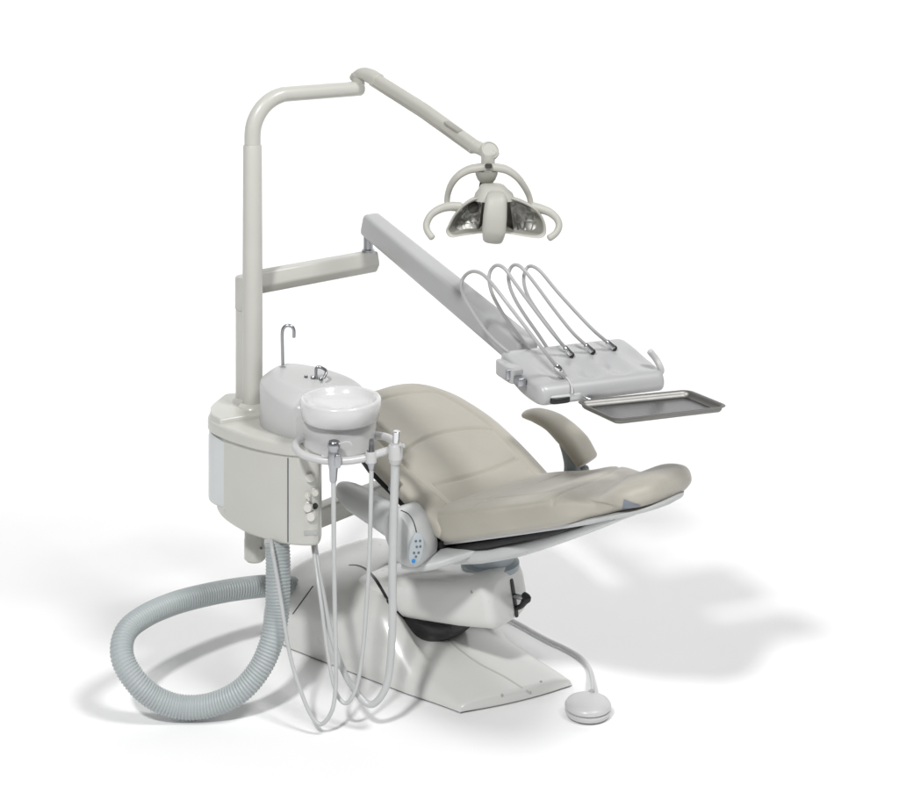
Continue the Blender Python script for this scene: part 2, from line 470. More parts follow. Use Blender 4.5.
# backrest
phi = math.radians(20)
tbk = (-A * math.cos(phi) + Z * math.sin(phi)); nbk = (A * math.sin(phi) + Z * math.cos(phi))
B0 = HC + Z * .592                        # hip line, top surface
Lb = .66
def back_T(l): return (.052 - .008 * l) * (.3 + .7 * endround(l, Lb, .05, .07, .05))
def back_c(l): return B0 + tbk * (-.03 + Lb * l) - nbk * (.050 - .008 * l) + nbk * (.022 * math.sin(pi * min(1, l * 1.02)))
def back_W(l):
    x = l * Lb; d = Lb - x
    f = 1 if d > .17 else math.sqrt(max(1 - ((.17 - d) / .17) ** 2, .004))
    return (.262 + .012 * math.sin(pi * l) - .035 * sstep(.5, 1, l)) * (.42 + .58 * f)
def back_d(l, x, y):
    d = 0
    if y > -.1:
        top = sstep(-.1, .5, y)
        d += top * (-.012 * (1 - x * x) * math.sin(pi * l)) * .6
        d += top * wrinkle(l, x)
        if y > .2:
            d += groove(abs(x) - (.66 + .10 * math.sin(pi * l)), .026, .009) * sstep(.98, .86, l)
            d += groove(l - (.52 - .13 * x * x), .011, .0075) * (1 if abs(x) < .72 else 0)
            d += groove(l - (.88 - .10 * x * x), .011, .006) * (1 if abs(x) < .72 else 0)
            d += groove(l - (.20 + .05 * x * x), .011, .006) * (1 if abs(x) < .66 else 0)
    return d
bm = cushion('back', back_c, Cx, lambda l: nbk, back_W, back_T, Lb, 3.0, back_d, 'leather', chair, M_=220, N=380)
back = mk('backrest_cushion', bm, 'leather', chair, sharp=80)
bm = NB()
P = [(-.02, .20), (.15, .235), (.35, .235), (.50, .20), (.58, .15)]
sweep(bm, [B0 + tbk * l - nbk * .108 + nbk * (.022 * math.sin(pi * l / .63)) for l, w in P], [w for l, w in P], .022, n=4, N=36, up=nbk, end=.008, sub=4)
mk('backrest_shell', bm, 'dark', chair)
# small blue-grey clip on the near edge of the backrest
bm = NB(); rbox(bm, at(394, 484, 5.205), Cx, tbk, nbk, .006, .016, .030, n=4, e=.003)
mk('backrest_clip', bm, 'blue', chair)

# hinge cover with keypad, near side
bm = NB()
hp = [(388, 514, 5.11), (397, 509, 5.08), (405, 515, 5.05), (415, 533, 5.03), (420, 551, 5.02), (415, 566, 5.03), (399, 562, 5.07), (390, 546, 5.10), (385, 529, 5.12)]
o2 = cr([at(*p) for p in hp], 8, True)
c0 = sum(o2, V()) / len(o2)
nrm = (-Cx * .93 + A * .28 + Z * .10).normalized()
rings = []
def scale_ring(k, d): return [c0 + (p - c0) * k + nrm * d for p in o2]
for k, d in ((.86, -.11), (1.0, -.10), (1.04, -.05), (1.04, -.012), (1.0, .004), (.90, .014), (.70, .020), (.4, .023), (.1, .024)): rings.append(scale_ring(k, d))
loft(bm, rings)
bvh_ = surf(bm)
hinge = mk('hinge_cover', bm, 'grey', chair)
bm = NB()
kh, kn = hit(bvh_, 416, 549)
ku = Z - kn * Z.dot(kn); ku = (ku.normalized() - kn.cross(ku.normalized()) * .22).normalized(); kv = kn.cross(ku)
loft(bm, [ring(kh + kn * d, kv, ku, .0215 * k, .046 * k, 2.3, 40) for d, k in ((-.008, 1), (.003, 1), (.0045, .95), (.005, .5), (.005, .02))])
pad = mk('keypad', bm, 'keypad', hinge)
bm0 = None; first = None
for (a, b) in ((-.006, .026), (.007, .024), (-.010, .010), (.001, .008), (-.008, -.008), (.006, -.010), (-.002, -.020)):
    p = kh + kn * .005 + kv * a + ku * b
    if first is None:
        bm = NB(); lathe(bm, p, [(.0036, -.001), (.0036, .001), (.0026, .002), (.0005, .0022)], 16, kn); first = mk('button', bm, 'btn', pad, origin=p)
    else: copy_at(first, p, pad)
bm = NB(); p = kh + kn * .005 + kv * .003 - ku * .033
lathe(bm, p, [(.0062, -.001), (.0062, .001), (.005, .002), (.0005, .0024)], 20, kn); mk('button', bm, 'bluebtn', pad, label='blue button')
mk('seam', strip_on(bvh_, [(p.x, p.y) for p in cr([(401, 510.5, 0), (408, 514, 0), (413, 521, 0), (416, 531, 0), (417, 538, 0)], 6)], .0014), 'dark', hinge)
bm = NB(); rbox(bm, at(446, 541, 5.20), A, Cx, Z, .05, .07, .028, n=4, e=.005); mk('hinge_gap_filler', bm, 'dark', chair)  # black filler added to darken the see-through hole beside the hinge
# skirt joining hinge cover to the seat frame
bm = NB()
sweep(bm, [at(404, 560, 5.10), at(425, 561, 5.10), at(450, 556, 5.10), at(478, 549, 5.08)], [.05, .055, .05, .03], [.014, .017, .016, .010], n=3, end=.008, sub=4)
mk('frame_skirt', bm, 'grey', chair)
# lowered near armrest bracket running back
bm = NB()
sweep(bm, [at(343, 491, 5.44), at(352, 497, 5.38), at(370, 507, 5.28), at(388, 519, 5.18), at(402, 530, 5.12)], [.024, .028, .03, .03, .028], [.030, .044, .050, .050, .045], n=2.6, N=32, end=.02, sub=5)
mk('armrest_bracket', bm, 'grey', chair)
# far armrest
bm = NB()
ap = [(527, 414, 5.52), (538, 415.5, 5.50), (553, 422, 5.46), (566, 433, 5.42), (577, 445, 5.39), (586, 459, 5.37)]
sweep(bm, [at(*p) for p in ap], [.026, .032, .038, .042, .044, .042], [.012, .022, .028, .034, .037, .033], n=2.6, N=36, end=.012, sub=8)
arm_pad = mk('armrest', bm, 'leather', chair)
bm = NB()
sweep(bm, [at(562, 441, 5.40), at(568, 453, 5.40), at(572, 466, 5.40), at(573, 484, 5.40)], [.012, .018, .022, .030], [.012, .020, .026, .034], n=3, up=V((1, 0, 0)), end=.005, sub=5)
tube(bm, [at(584, 468, 5.40), at(586, 480, 5.40)], .016, sub=0)
mk('armrest_post', bm, 'blue', arm_pad)

# ================================================================== WATER UNIT
unit = thing('cuspidor_unit', 'cream cabinet with white spittoon bowl, chrome spouts and tall lamp pole beside the chair', 'dental unit', (-.6, 5.3, .36))
fp = [(-.738, 5.42), (-.733, 5.335), (-.69, 5.255), (-.60, 5.172), (-.51, 5.113), (-.445, 5.094), (-.402, 5.098), (-.391, 5.125), (-.393, 5.20), (-.41, 5.36), (-.45, 5.50), (-.60, 5.56), (-.71, 5.53)]
foot = outline(fp, 8)
bm = NB(); slab(bm, foot, .500, .772, .010, .002)
# left lower chamfer
for v in bm.verts:
    if v.co.z < .53 and v.co.x < -.62: v.co.z += (-.62 - v.co.x) * .16
bvc = surf(bm)
cab = mk('cabinet', bm, 'cab', unit, sharp=35)
mk('panel_gap', strip_on(bvc, [(288, y) for y in range(458, 546, 6)], .0018), 'btn', cab)
bm = NB()                              # pale side panel on the left
sd = V((-.27, .96, 0)).normalized()
sp = corner_poly([(-.688, 5.262), (-.760, 5.315), (-.778, 5.52), (-.69, 5.53)], [.004, .036, .02, .004], 8)
slab(bm, sp, .545, .768, .016, .016)
mk('side_panel', bm, 'side', unit)
bm = NB(); lfp = [(-.766, 5.42), (-.758, 5.325), (-.70, 5.245), (-.605, 5.160), (-.51, 5.103), (-.445, 5.085), (-.398, 5.088), (-.381, 5.12), (-.383, 5.20), (-.40, 5.36), (-.44, 5.51), (-.60, 5.57), (-.74, 5.545)]
lidp = outline(lfp, 8); slab(bm, lidp, .7735, .812, .004, .012)
lid = mk('lid', bm, 'cab', unit, sharp=50)
bm = NB()
rp = corner_poly([(-.7645, 5.42), (-.7565, 5.330), (-.715, 5.270), (-.66, 5.30), (-.50, 5.36), (-.47, 5.50), (-.60, 5.565), (-.735, 5.54)], [.02, .02, .012, .03, .04, .03, .03, .02], 6)
slab(bm, rp, .796, .828, .001, .008)
mk('raised_deck', bm, 'cab', lid, sharp=50)

# knobs on the front strip
kn0 = None
for (x, y, r) in ((310, 477, 5.2), (308, 495, 3.6), (315, 492, 4.2), (308, 507, 5.2), (311, 516, 5.4)):
    h, n = hit(bvc, x, y)
    if not h: continue
    rr_ = r * .9 * 5.1 / F; n = (n + V((-.1, -1.3, .1))).normalized()
    bm = NB(); lathe(bm, h, [(rr_ * 1.12, -.002), (rr_ * 1.12, .002), (rr_, .003), (rr_ * .96, .009), (rr_ * .8, .012), (.001, .0125)], 28, n)
    if abs(y - 495) < 1:
        tube(bm, [h + n * .010 + Z * .004, h + n * .016 - Z * .010 + V((.005, 0, 0))], .004, sub=0)
    mk('knob', bm, 'knob', cab)
h, n = hit(bvc, 315, 506)
bm = NB(); lathe(bm, h, [(.009, -.002), (.009, .003), (.007, .006), (.004, .005), (.001, .005)], 20, n); mk('gauge_port', bm, 'dark', cab)
h, n = hit(bvc, 310.5, 533)
S = n.cross(Z).normalized(); bm = NB(); rbox(bm, h, S, Z, n, .020, .0062, .0015, n=8, e=.0008); mk('name_plate', bm, 'label', cab)

# cuspidor housing
hump = outline([(-.590, 5.31), (-.580, 5.235), (-.53, 5.170), (-.47, 5.125), (-.435, 5.125), (-.40, 5.16), (-.33, 5.19), (-.255, 5.20), (-.228, 5.26), (-.28, 5.34), (-.40, 5.39), (-.53, 5.385)], 8)
bm = NB(); rings = []
hx = sum(p.x for p in hump) / len(hump); hy = sum(p.y for p in hump) / len(hump)
def htop(x, y): return .968 + (y - 5.25) * .11 - (x + .52) * .17
for k, z, dr in ((.985, .802, 0), (1, .808, 0), (1.0, .86, 0), (1.0, 0, .052), (.996, 0, .044), (.982, 0, .037), (.955, 0, .031), (.89, 0, .020), (.83, 0, .010), (.79, 0, .0045), (.75, 0, .001), (.68, 0, -.0005), (.55, 0, -.002), (.3, 0, -.003), (.02, 0, -.003)):
    pts = []
    for p in hump:
        x = hx + (p.x - hx) * k; y = hy + (p.y - hy) * k + (1 - k) * .045
        pts.append(V((x, y, z if z else htop(x, y) - dr)))
    rings.append(pts)
loft(bm, rings)
bvm = surf(bm)
housing = mk('cuspidor_housing', bm, 'white', unit, sharp=60)
BC = V((-.328, 5.09, 0))
bm = NB()
lower = outline([(-.56, 5.30), (-.545, 5.235), (-.51, 5.178), (-.455, 5.110), (-.41, 5.045), (-.37, 5.008), (-.328, 4.996), (-.285, 5.006), (-.25, 5.035), (-.232, 5.08), (-.228, 5.17), (-.27, 5.29), (-.40, 5.35), (-.52, 5.345)], 8)
slab(bm, lower, .8005, .887, .005, .014)
mk('bowl_pedestal', bm, 'white', housing, sharp=60)
bm = NB()
lathe(bm, BC, [(.02, .884), (.108, .886), (.116, .893), (.121, .925), (.1225, .944), (.120, .950), (.114, .952), (.108, .948), (.103, .935), (.092, .924), (.06, .917), (.025, .913), (.014, .905), (.001, .904)], 72)
bowl = mk('bowl', bm, 'bowl', unit, sharp=60)
bm = NB(); lathe(bm, BC + Z * .9095, [(.016, -.003), (.016, .002), (.012, .004), (.001, .004)], 28); mk('drain_cap', bm, 'steel', bowl)
# filler spout
h, n = hit(bvm, 283, 367); hh = h if h else at(283, 367, 5.3)
d = hh.y
bm = NB(); tube(bm, [hh - Z * .01, at(282.5, 350, d), at(282.3, 333, d), at(284, 327.5, d), at(288, 325.5, d), at(292.3, 327, d), at(294, 331, d), at(294, 337, d)], .0052, sub=8)
mk('filler_spout', bm, 'steel', unit)
bm = NB(); lathe(bm, hh, [(.010, -.004), (.010, .003), (.006, .006)], 24); mk('spout_collar', bm, 'chrome', unit)
h, n = hit(bvm, 317, 379); hh = h if h else at(317, 379, 5.2); d = hh.y
bm = NB(); tube(bm, [hh - Z * .008, at(316, 372, d), at(317, 367.5, d), at(321, 367.5, d), at(325.5, 370, d - .01), at(326, 373, d - .02), at(324, 378, d - .03)], .0048, sub=6)
mk('rinse_spout', bm, 'steel', unit)
for x, y, r in ((313, 378.5, .008), (306, 377.5, .006), (321, 380, .007)):
    h, n = hit(bvm, x, y)
    if not h: continue
    bm = NB(); lathe(bm, h, [(r, -.004), (r, .004), (r * .6, .008), (.001, .008)], 16)
    mk('rinse_fitting', bm, 'steel', unit)

# hose holder rail
bm = NB()
RL = [at(304, 437, 5.10), at(298, 441, 5.06), at(295.5, 446, 5.03), at(299, 452, 4.99), at(309, 457, 4.97), at(325, 460.5, 4.955), at(345, 461, 4.95), at(365, 458, 4.95), at(380, 453, 4.955), at(393, 449, 4.97), at(396, 445, 5.0), at(392, 440, 5.05), at(384, 436.5, 5.10), at(370, 435, 5.15), at(360, 435, 5.17)]
tube(bm, RL, .0115, N=18, sub=8)
rail = mk('holder_rail', bm, 'white', unit)
def holder(px, py, d, r, hgt):
    bm = NB(); C = at(px, py, d)
    lathe(bm, C - Z * hgt, [(r * .85, 0), (r, .003), (r, 2 * hgt - .003), (r * .9, 2 * hgt), (r * .7, 2 * hgt), (r * .68, .002)], 28)
    cyl(bm, C + V((.0, .0, 0)), C + V((0, .026, 0)), .010)
    mk('hose_holder', bm, 'white', rail)
holder(334.5, 459, 4.952, .016, .018); holder(371, 457, 4.948, .017, .017); holder(395.5, 452, 4.95, .021, .022)

# posts
PA = at(247, 403, 5.46); PL = at(252.5, 403, 5.40)
bm = NB(); px_, py_ = PA.x, PA.y
def ztop(py, Y): return H - (py + 117) / F * Y
cyl(bm, (px_, py_, .826), (px_, py_, ztop(309, 5.46)), .0365)
mk('arm_post', bm, 'warm', unit)
bm = NB(); lathe(bm, V((PL.x, PL.y, .828)), [(.046, 0), (.044, .004), (.036, .012), (.033, .014)], 40); lathe(bm, V((px_, py_, .828)), [(.048, 0), (.046, .004), (.039, .012), (.037, .014)], 40)
mk('post_collar', bm, 'cab', unit)
zt = ztop(145, 5.40)
bm = NB(); lathe(bm, V((PL.x, PL.y, 0)), [(.0325, .83), (.0325, 1.1), (.0300, zt - .003), (.0285, zt), (.02, zt)], 40)
pole = mk('lamp_pole', bm, 'warm', unit)
bm = NB()
x0 = PL.x
ztube = H - (97 + 117) / F * 5.42
e1 = at(360, 88.5, 5.62); dirx = V((e1.x - x0, e1.y - PL.y, 0)).normalized()
zc = e1.z
path = [V((x0, PL.y, zt - .02)), V((x0, PL.y, zt + .03))]
R = .125
zb = zc - R
path = [V((x0, PL.y, zt - .02)), V((x0, PL.y, (zt + zb) / 2)), V((x0, PL.y, zb))]
for k in range(1, 9):
    a = k / 8 * pi / 2; path.append(V((x0, PL.y, zb)) + dirx * (R * (1 - math.cos(a))) + Z * (R * math.sin(a)))
path.append(V((x0, PL.y, zc)) + dirx * ((e1 - V((x0, PL.y, zc))).length * .6)); path.append(e1)
tube(bm, path, [.0262] * 4 + [.0255, .0245, .0245], N=24, sub=4)
mk('pole_elbow', bm, 'warm', unit)

# underneath: column and beam
bm = NB(); c = at(255, 545, 5.36)
lathe(bm, V((c.x, c.y, 0)), [(.026, .352), (.034, .36), (.034, .42), (.033, .422), (.033, .53)], 36)
mk('support_column', bm, 'cab', unit)
bm = NB(); lathe(bm, at(261, 548, 5.33), [(.004, 0), (.004, .003), (.002, .004)], 12, V((.3, -1, 0))); mk('screw', bm, 'btn', unit)
bm = NB()
b0 = V((c.x + .02, c.y - .01, .425)); b1 = at(345, 520, 5.62); b1.z = .432; b2 = b1 + (b1 - b0).normalized() * .32; b2.z = .432
sweep(bm, [b0, b1, b2], .028, .034, n=7, N=36, end=.004)
mk('support_beam', bm, 'cab', unit)
bm = NB(); cyl(bm, (b2.x, b2.y, .16), (b2.x, b2.y, .475), .034); mk('beam_post', bm, 'cab', unit)

# ================================================================== DRAIN HOSE
dh = thing('drain_hose', 'thick ribbed grey hose looping across the floor from under the cabinet', 'hose', (-.8, 5.3, 0))
hpix = [(277, 537, 5.17), (278, 560, 5.15), (278, 585, 5.13), (277, 612, 5.11), (272, 640, 5.08), (260, 668, 5.055), (240, 691, 5.04), (212, 704.5, 5.04), (182, 707, 5.04), (155, 698, 5.03), (134, 679, 5.03), (122, 655, 5.06), (126, 632, 5.12), (145, 616, 5.20), (175, 603, 5.30), (210, 594, 5.40), (245, 588, 5.48), (275, 586, 5.56), (310, 590, 5.66)]
P = cr([at(*p) for p in hpix], 40)
# even resampling along the length, then a ribbed radius
def resample(P, step):
    out = [P[0]]; acc = 0
    for a, b in zip(P, P[1:]):
        L = (b - a).length
        while acc + L >= step:
            t = (step - acc) / L; a = a.lerp(b, t); out.append(a); L = (b - a).length; acc = 0
        acc += L
    return out
step = .0016
P = resample(P, step)
P = [V((p.x, p.y, max(p.z, .0355))) for p in P]
bm = NB(); rings = []; U = V((0, 1, 0))
for i, p in enumerate(P):
    T = (P[min(i + 3, len(P) - 1)] - P[max(i - 3, 0)]).normalized()
    U = (U - T * U.dot(T)).normalized(); W = T.cross(U)
    ph = (i % 6) / 6
    r = (.0312 + .0035 * (1 - sstep(60, 320, i))) + .0040 * (1 - abs(2 * ph - 1)) ** .6
    rings.append(ring(p, U, W, r, r, 2, 28))
loft(bm, rings)
mk('ribbed_sleeve', bm, 'hose', dh, sharp=180)
bm = NB(); cyl(bm, P[0] - Z * .02, P[0] + Z * .012, .039); mk('hose_cuff', bm, 'grey', dh)

# ================================================================== SUCTION AND SYRINGE HOSES
hA = thing('air_syringe', 'steel air and water syringe with hooked tip in the holder nearest the cabinet', 'syringe', at(334, 460, 4.95))
bm = NB(); tube(bm, [at(333.5, 470, 4.95), at(333.6, 500, 4.95), at(334, 560, 4.955), at(335, 617, 4.96), at(336, 668, 4.96), at(335, 695, 4.955), at(331, 713, 4.95), at(321, 724, 4.955), at(311, 715, 4.965), at(299, 686, 4.99), at(289, 650, 5.02), at(281, 600, 5.06), at(275, 565, 5.085), at(272, 548, 5.10), at(271, 536, 5.16)], [.0075, .0068, .0066, .0062, .0060, .0060, .0058, .0056], N=14, sub=10)
mk('hose', bm, 'tubing', hA)
bm = NB(); Tp = at(334, 441, 4.95); Bt = at(333.2, 482, 4.95)
ax = (Tp - Bt); L = ax.length
lathe(bm, Bt, [(.0085, 0), (.0105, .004), (.0125, L * .3), (.0175, L * .55), (.0165, L * .75), (.015, L * .80), (.0185, L * .86), (.0185, L * .96), (.015, L)], 28, ax)
body = mk('handle', bm, 'steel', hA)
bm = NB(); tube(bm, [at(339, 444, 4.94), at(343, 442.5, 4.94), at(347, 441.8, 4.94), at(350.5, 443, 4.94), at(352, 446, 4.94)], .0022, N=8, sub=5); mk('tip', bm, 'white', body)
bm = NB(); rbox(bm, at(338, 461, 4.935), V((1, 0, 0)), Z, V((0, 1, 0)), .010, .020, .006, n=3, e=.002); mk('trigger', bm, 'steel', body)

hB = thing('saliva_ejector', 'slim grey suction handpiece held in the middle ring of the rail', 'suction handpiece', at(371, 457, 4.948))
bm = NB(); tube(bm, [at(371.5, 463, 4.948), at(371, 500, 4.95), at(369.5, 550, 4.955), at(367.5, 590, 4.96), at(363, 648, 4.965), at(357, 685, 4.965), at(347, 703, 4.97), at(336, 692, 4.985), at(328, 655, 5.01), at(321, 602, 5.05), at(315, 560, 5.12), at(313, 544, 5.17), at(313, 532, 5.20)], [.0066, .0064, .006, .0058, .0058, .006], N=14, sub=10)
mk('hose', bm, 'tubing', hB)
bm = NB(); Bt = at(371.4, 470, 4.948); Tp = at(371.7, 439, 4.948); ax = Tp - Bt; L = ax.length
lathe(bm, Bt, [(.007, 0), (.010, .008), (.0135, L * .3), (.0125, L * .58), (.0095, L * .62), (.0085, L * .9), (.0065, L)], 24, ax)
mk('handle', bm, 'steel', hB)

hC = thing('high_volume_evacuator', 'white suction handpiece with bright chrome tip at the outer end of the rail', 'suction handpiece', at(395.5, 452, 4.95))
bm = NB(); tube(bm, [at(395.5, 452, 4.95), at(394.8, 480, 4.95), at(393.5, 520, 4.95), at(392.5, 570, 4.955), at(392.5, 617, 4.96), at(390.5, 660, 4.965), at(385.5, 688, 4.965), at(373, 704, 4.97), at(360, 697, 4.985), at(344, 672, 5.01), at(331, 634, 5.04), at(322, 590, 5.08), at(317, 560, 5.13), at(315, 545, 5.18), at(315, 532, 5.21)], [.0130, .0124, .012, .0108, .0096, .009, .0085, .0085], N=18, sub=10)
mk('hose', bm, 'tubing', hC)
bm = NB(); Bt = at(395.3, 464, 4.948); Tp = at(396, 443, 4.948); ax = Tp - Bt; L = ax.length
lathe(bm, Bt, [(.014, 0), (.018, .005), (.0185, L * .8), (.015, L)], 28, ax)
tube(bm, [at(399, 446, 4.935), at(403.5, 444.5, 4.93), at(404, 447, 4.93)], .0032, N=8, sub=4)
body = mk('valve_body', bm, 'white', hC)
bm = NB(); cyl(bm, at(396, 444, 4.948), at(396.6, 431, 4.948), .0105, .0112); mk('tip', bm, 'chrome', body)

# ================================================================== DELIVERY UNIT
du = thing('delivery_unit', 'pale jointed instrument arm with moulded console hanging over the chair', 'instrument arm', V((px_, py_, ztop(306, 5.46))))
zc0 = ztop(309, 5.46) + .001; zc1 = ztop(276, 5.46)
bm = NB(); lathe(bm, V((px_, py_, 0)), [(.036, zc0), (.0385, zc0 + .003), (.0385, zc1 - .006), (.036, zc1 - .001), (.03, zc1)], 40)
mk('collar', bm, 'warm', du)
bm = NB()
e0 = V((px_ + .02, py_ + .02, 0)); far = at(374, 256, 5.80); zA = (at(300, 276.5, 5.57)).z; 
e0.z = zA; far.z = zA
dx_ = (far - e0).normalized(); sx_ = dx_.cross(Z).normalized()
sec_ = corner_poly([(-.022, .036), (.022, .036), (.034, -.006), (.016, -.036), (-.016, -.036), (-.034, -.006)], .007, 5)
loft(bm, [[P_ + sx_ * (q.x * k) + Z * (q.y * k) for q in sec_] for P_, k in ((e0, .9), (e0 + dx_ * .004, 1), (far - dx_ * .004, 1), (far - dx_ * .001, .97), (far, .90))])
mk('fixed_arm', bm, 'warm', du, sharp=50)
kj = far - (far - e0).normalized() * .025
bm = NB(); lathe(bm, V((kj.x, kj.y, zA + .03)), [(.022, 0), (.022, .012), (.0165, .016), (.0165, .070)], 30)
mk('knuckle', bm, 'steel', du)
# spring arm
s0 = at(371, 224, 5.72); s1 = at(521, 349, 5.13)
s0 = V((kj.x + .02, kj.y - .02, at(366, 226, kj.y).z))
sd_ = (s1 - s0).normalized()
bm = NB()
sweep(bm, [s0 - sd_ * .02, s0.lerp(s1, .5), s1 + sd_ * .02], [.034, .037, .041], [.039, .042, .044], n=5.5, N=44, end=.014)
bvs = surf(bm)
sarm = mk('spring_arm', bm, 'delivery', du, sharp=50)
# console
Hrl, Hrr = at(512, 351, 5.0), at(617, 343, 5.13)
ex = (Hrr - Hrl); ex.z = 0; LX = ex.length; ex.normalize()
ey = V((-ex.y, ex.x, 0))                       # towards the back
Hfl = at(546, 391, 4.80)
fv = Hfl - Hrl                                 # rear-left to front-left
prof_n = 34
def console_ring(f, shrink):
    # section in (depth, height): sloping top, rounded nose, flat underside
    pts = [(0.0, 0.0), (.05, -.008), (.12, -.022), (.175, -.034), (.208, -.044), (.225, -.064), (.225, -.088), (.205, -.102), (.13, -.098), (.07, -.082), (.01, -.060), (-.018, -.044), (-.018, -.012)]
    P = cr([(a, b, 0) for a, b in pts], 6, True)
    c = sum(P, V()) / len(P)
    return [c + (p - c) * shrink for p in P]
Cn0 = Hrl + ey * .0
skx = .105                                      # console is a skewed block
bm = NB(); rings = []
WX = LX + .057
ups = []
for i in range(61):
    f = i / 60; x = -.034 + WX * f
    edge = min(f, 1 - f) * WX
    sh = 1 if edge > .02 else .80 + .20 * math.sqrt(max(1 - ((.02 - edge) / .02) ** 2, 0))
    R_ = []
    for p in console_ring(f, sh):
        dep, hgt = p.x, p.y
        if hgt > -.056 and dep > .05 and dep < .224:      # finger-wide rests
            k = math.sin((x - .03) / (WX - .02) * 4 * 2 * pi)
            hgt -= .011 * (1 + k) * .5 * sstep(.05, .12, dep) * sstep(.212, .175, dep)
        R_.append(Cn0 + ex * (x + skx * dep) - ey * dep + Z * hgt)
    rings.append(R_)
loft(bm, rings)
bvk = surf(bm)
console = mk('console', bm, 'delivery', du, sharp=60)
# left end fittings
bm = NB()
cl = at(509, 371, 4.93)
rbox(bm, cl, ex, ey, Z, .022, .06, .022, n=5, e=.006)
mk('end_bracket', bm, 'delivery', console)
bm = NB()
rbox(bm, at(512, 374, 4.885), ex, ey, Z, .020, .008, .015, n=5, e=.003); rbox(bm, at(520, 381, 4.86), ex, ey, Z, .014, .02, .012, n=4, e=.003)
mk('end_switch', bm, 'steel', console)
# lower lip and dark pad beneath
bm = NB()
rbox(bm, at(562, 395, 4.84), ex, ey, Z, .055, .035, .010, n=4, e=.005)
mk('grip_pad', bm, 'grey', console)
bm = NB(); rbox(bm, at(560, 400, 4.805), ex, ey, Z, .030, .012, .008, n=3, e=.003); mk('grip_button', bm, 'dark', console)
# handle on the right
bm = NB(); q = 4.97
tube(bm, [at(640, 377, q + .02), at(651, 375.5, q), at(658, 374, q - .01), at(661, 371, q - .01), at(660, 366.5, q - .01), at(656, 359, q), at(650, 351.5, q)], .0098, N=16, sub=8)
mk('handle', bm, 'white', console)
# yoke from spring arm to console
bm = NB(); sweep(bm, [s1 - Z * .01, s1 - ey * .05 - Z * .045, Hrl + ex * .06 - ey * .06 - Z * .055], .035, [.03, .026, .020], n=3, end=.01, sub=4)
mk('console_yoke', bm, 'delivery', du)

# tray and its arm
tr = thing('instrument_tray', 'shallow rectangular darkened steel tray below the console', 'tray', at(650, 405, 4.76))
zT = 1.035
cor = [atz(577, 402, zT), atz(616, 420, zT), atz(727, 407, zT), atz(688, 391, zT)]
q4 = [(p.x, p.y) for p in cor]
tp = corner_poly(q4, .026, 8)
bm = NB(); rings = []
for d, z in ((.016, -.016), (.010, -.0155), (.005, -.010), (.003, -.003), (-.004, 0), (-.006, .002), (-.004, .0035), (.004, .002), (.007, -.004), (.012, -.011), (.018, -.0125)):
    rings.append([V((p.x, p.y, zT + z)) for p in offs(tp, d)])
loft(bm, rings, cap0=True, cap1=False)
trim = mk('rim', bm, 'rim', tr, sharp=60)
bm = NB(); f_ = [bm.verts.new((p.x, p.y, zT - .0120)) for p in offs(tp, .014)]; bm.faces.new(f_)
mk('tray_floor', bm, 'tray', tr, smooth=False)
bm = NB(); a_ = atz(586, 398, zT - .01); tube(bm, [at(578, 391, a_.y + .03), a_, atz(606, 405, zT - .024)], .008, sub=6); mk('tray_arm', bm, 'steel', du)

# handpiece hoses
hz = [
 ([(508, 352), (497, 343), (484, 329), (473, 313), (464.5, 298), (461.3, 286), (464, 277), (472, 271.5), (482, 274), (493, 285), (510, 307), (530, 333), (552, 363)], (4.99, 5.02, 5.0, 4.76)),
 ([(530, 350), (520, 337), (510, 324), (500, 309), (492, 293), (489, 279), (491, 270), (497, 265.3), (505, 269), (515, 283), (532, 306), (550, 330), (564, 350)], (5.02, 5.06, 5.03, 4.94)),
 ([(548, 349), (538, 334), (526, 317), (516, 301), (510, 287), (508.5, 275), (511, 267.5), (516, 264.8), (523, 269), (536, 285), (553, 308), (570, 330), (585, 347)], (5.05, 5.09, 5.06, 4.97)),
 ([(564, 347), (552, 331), (538, 312), (528, 296), (524, 283), (524.5, 273), (528, 267), (533, 266.5), (541, 272), (556, 290), (574, 310), (592, 329), (607, 345)], (5.08, 5.12, 5.09, 5.0)),
]
labels = ['hose with bright syringe nut and bent tip, leftmost of the four loops over the console', 'looped grey hose with metal coupling, second from the left over the console',
          'looped grey hose with metal coupling, third from the left over the console', 'looped grey hose with metal coupling, rightmost of the four loops over the console']
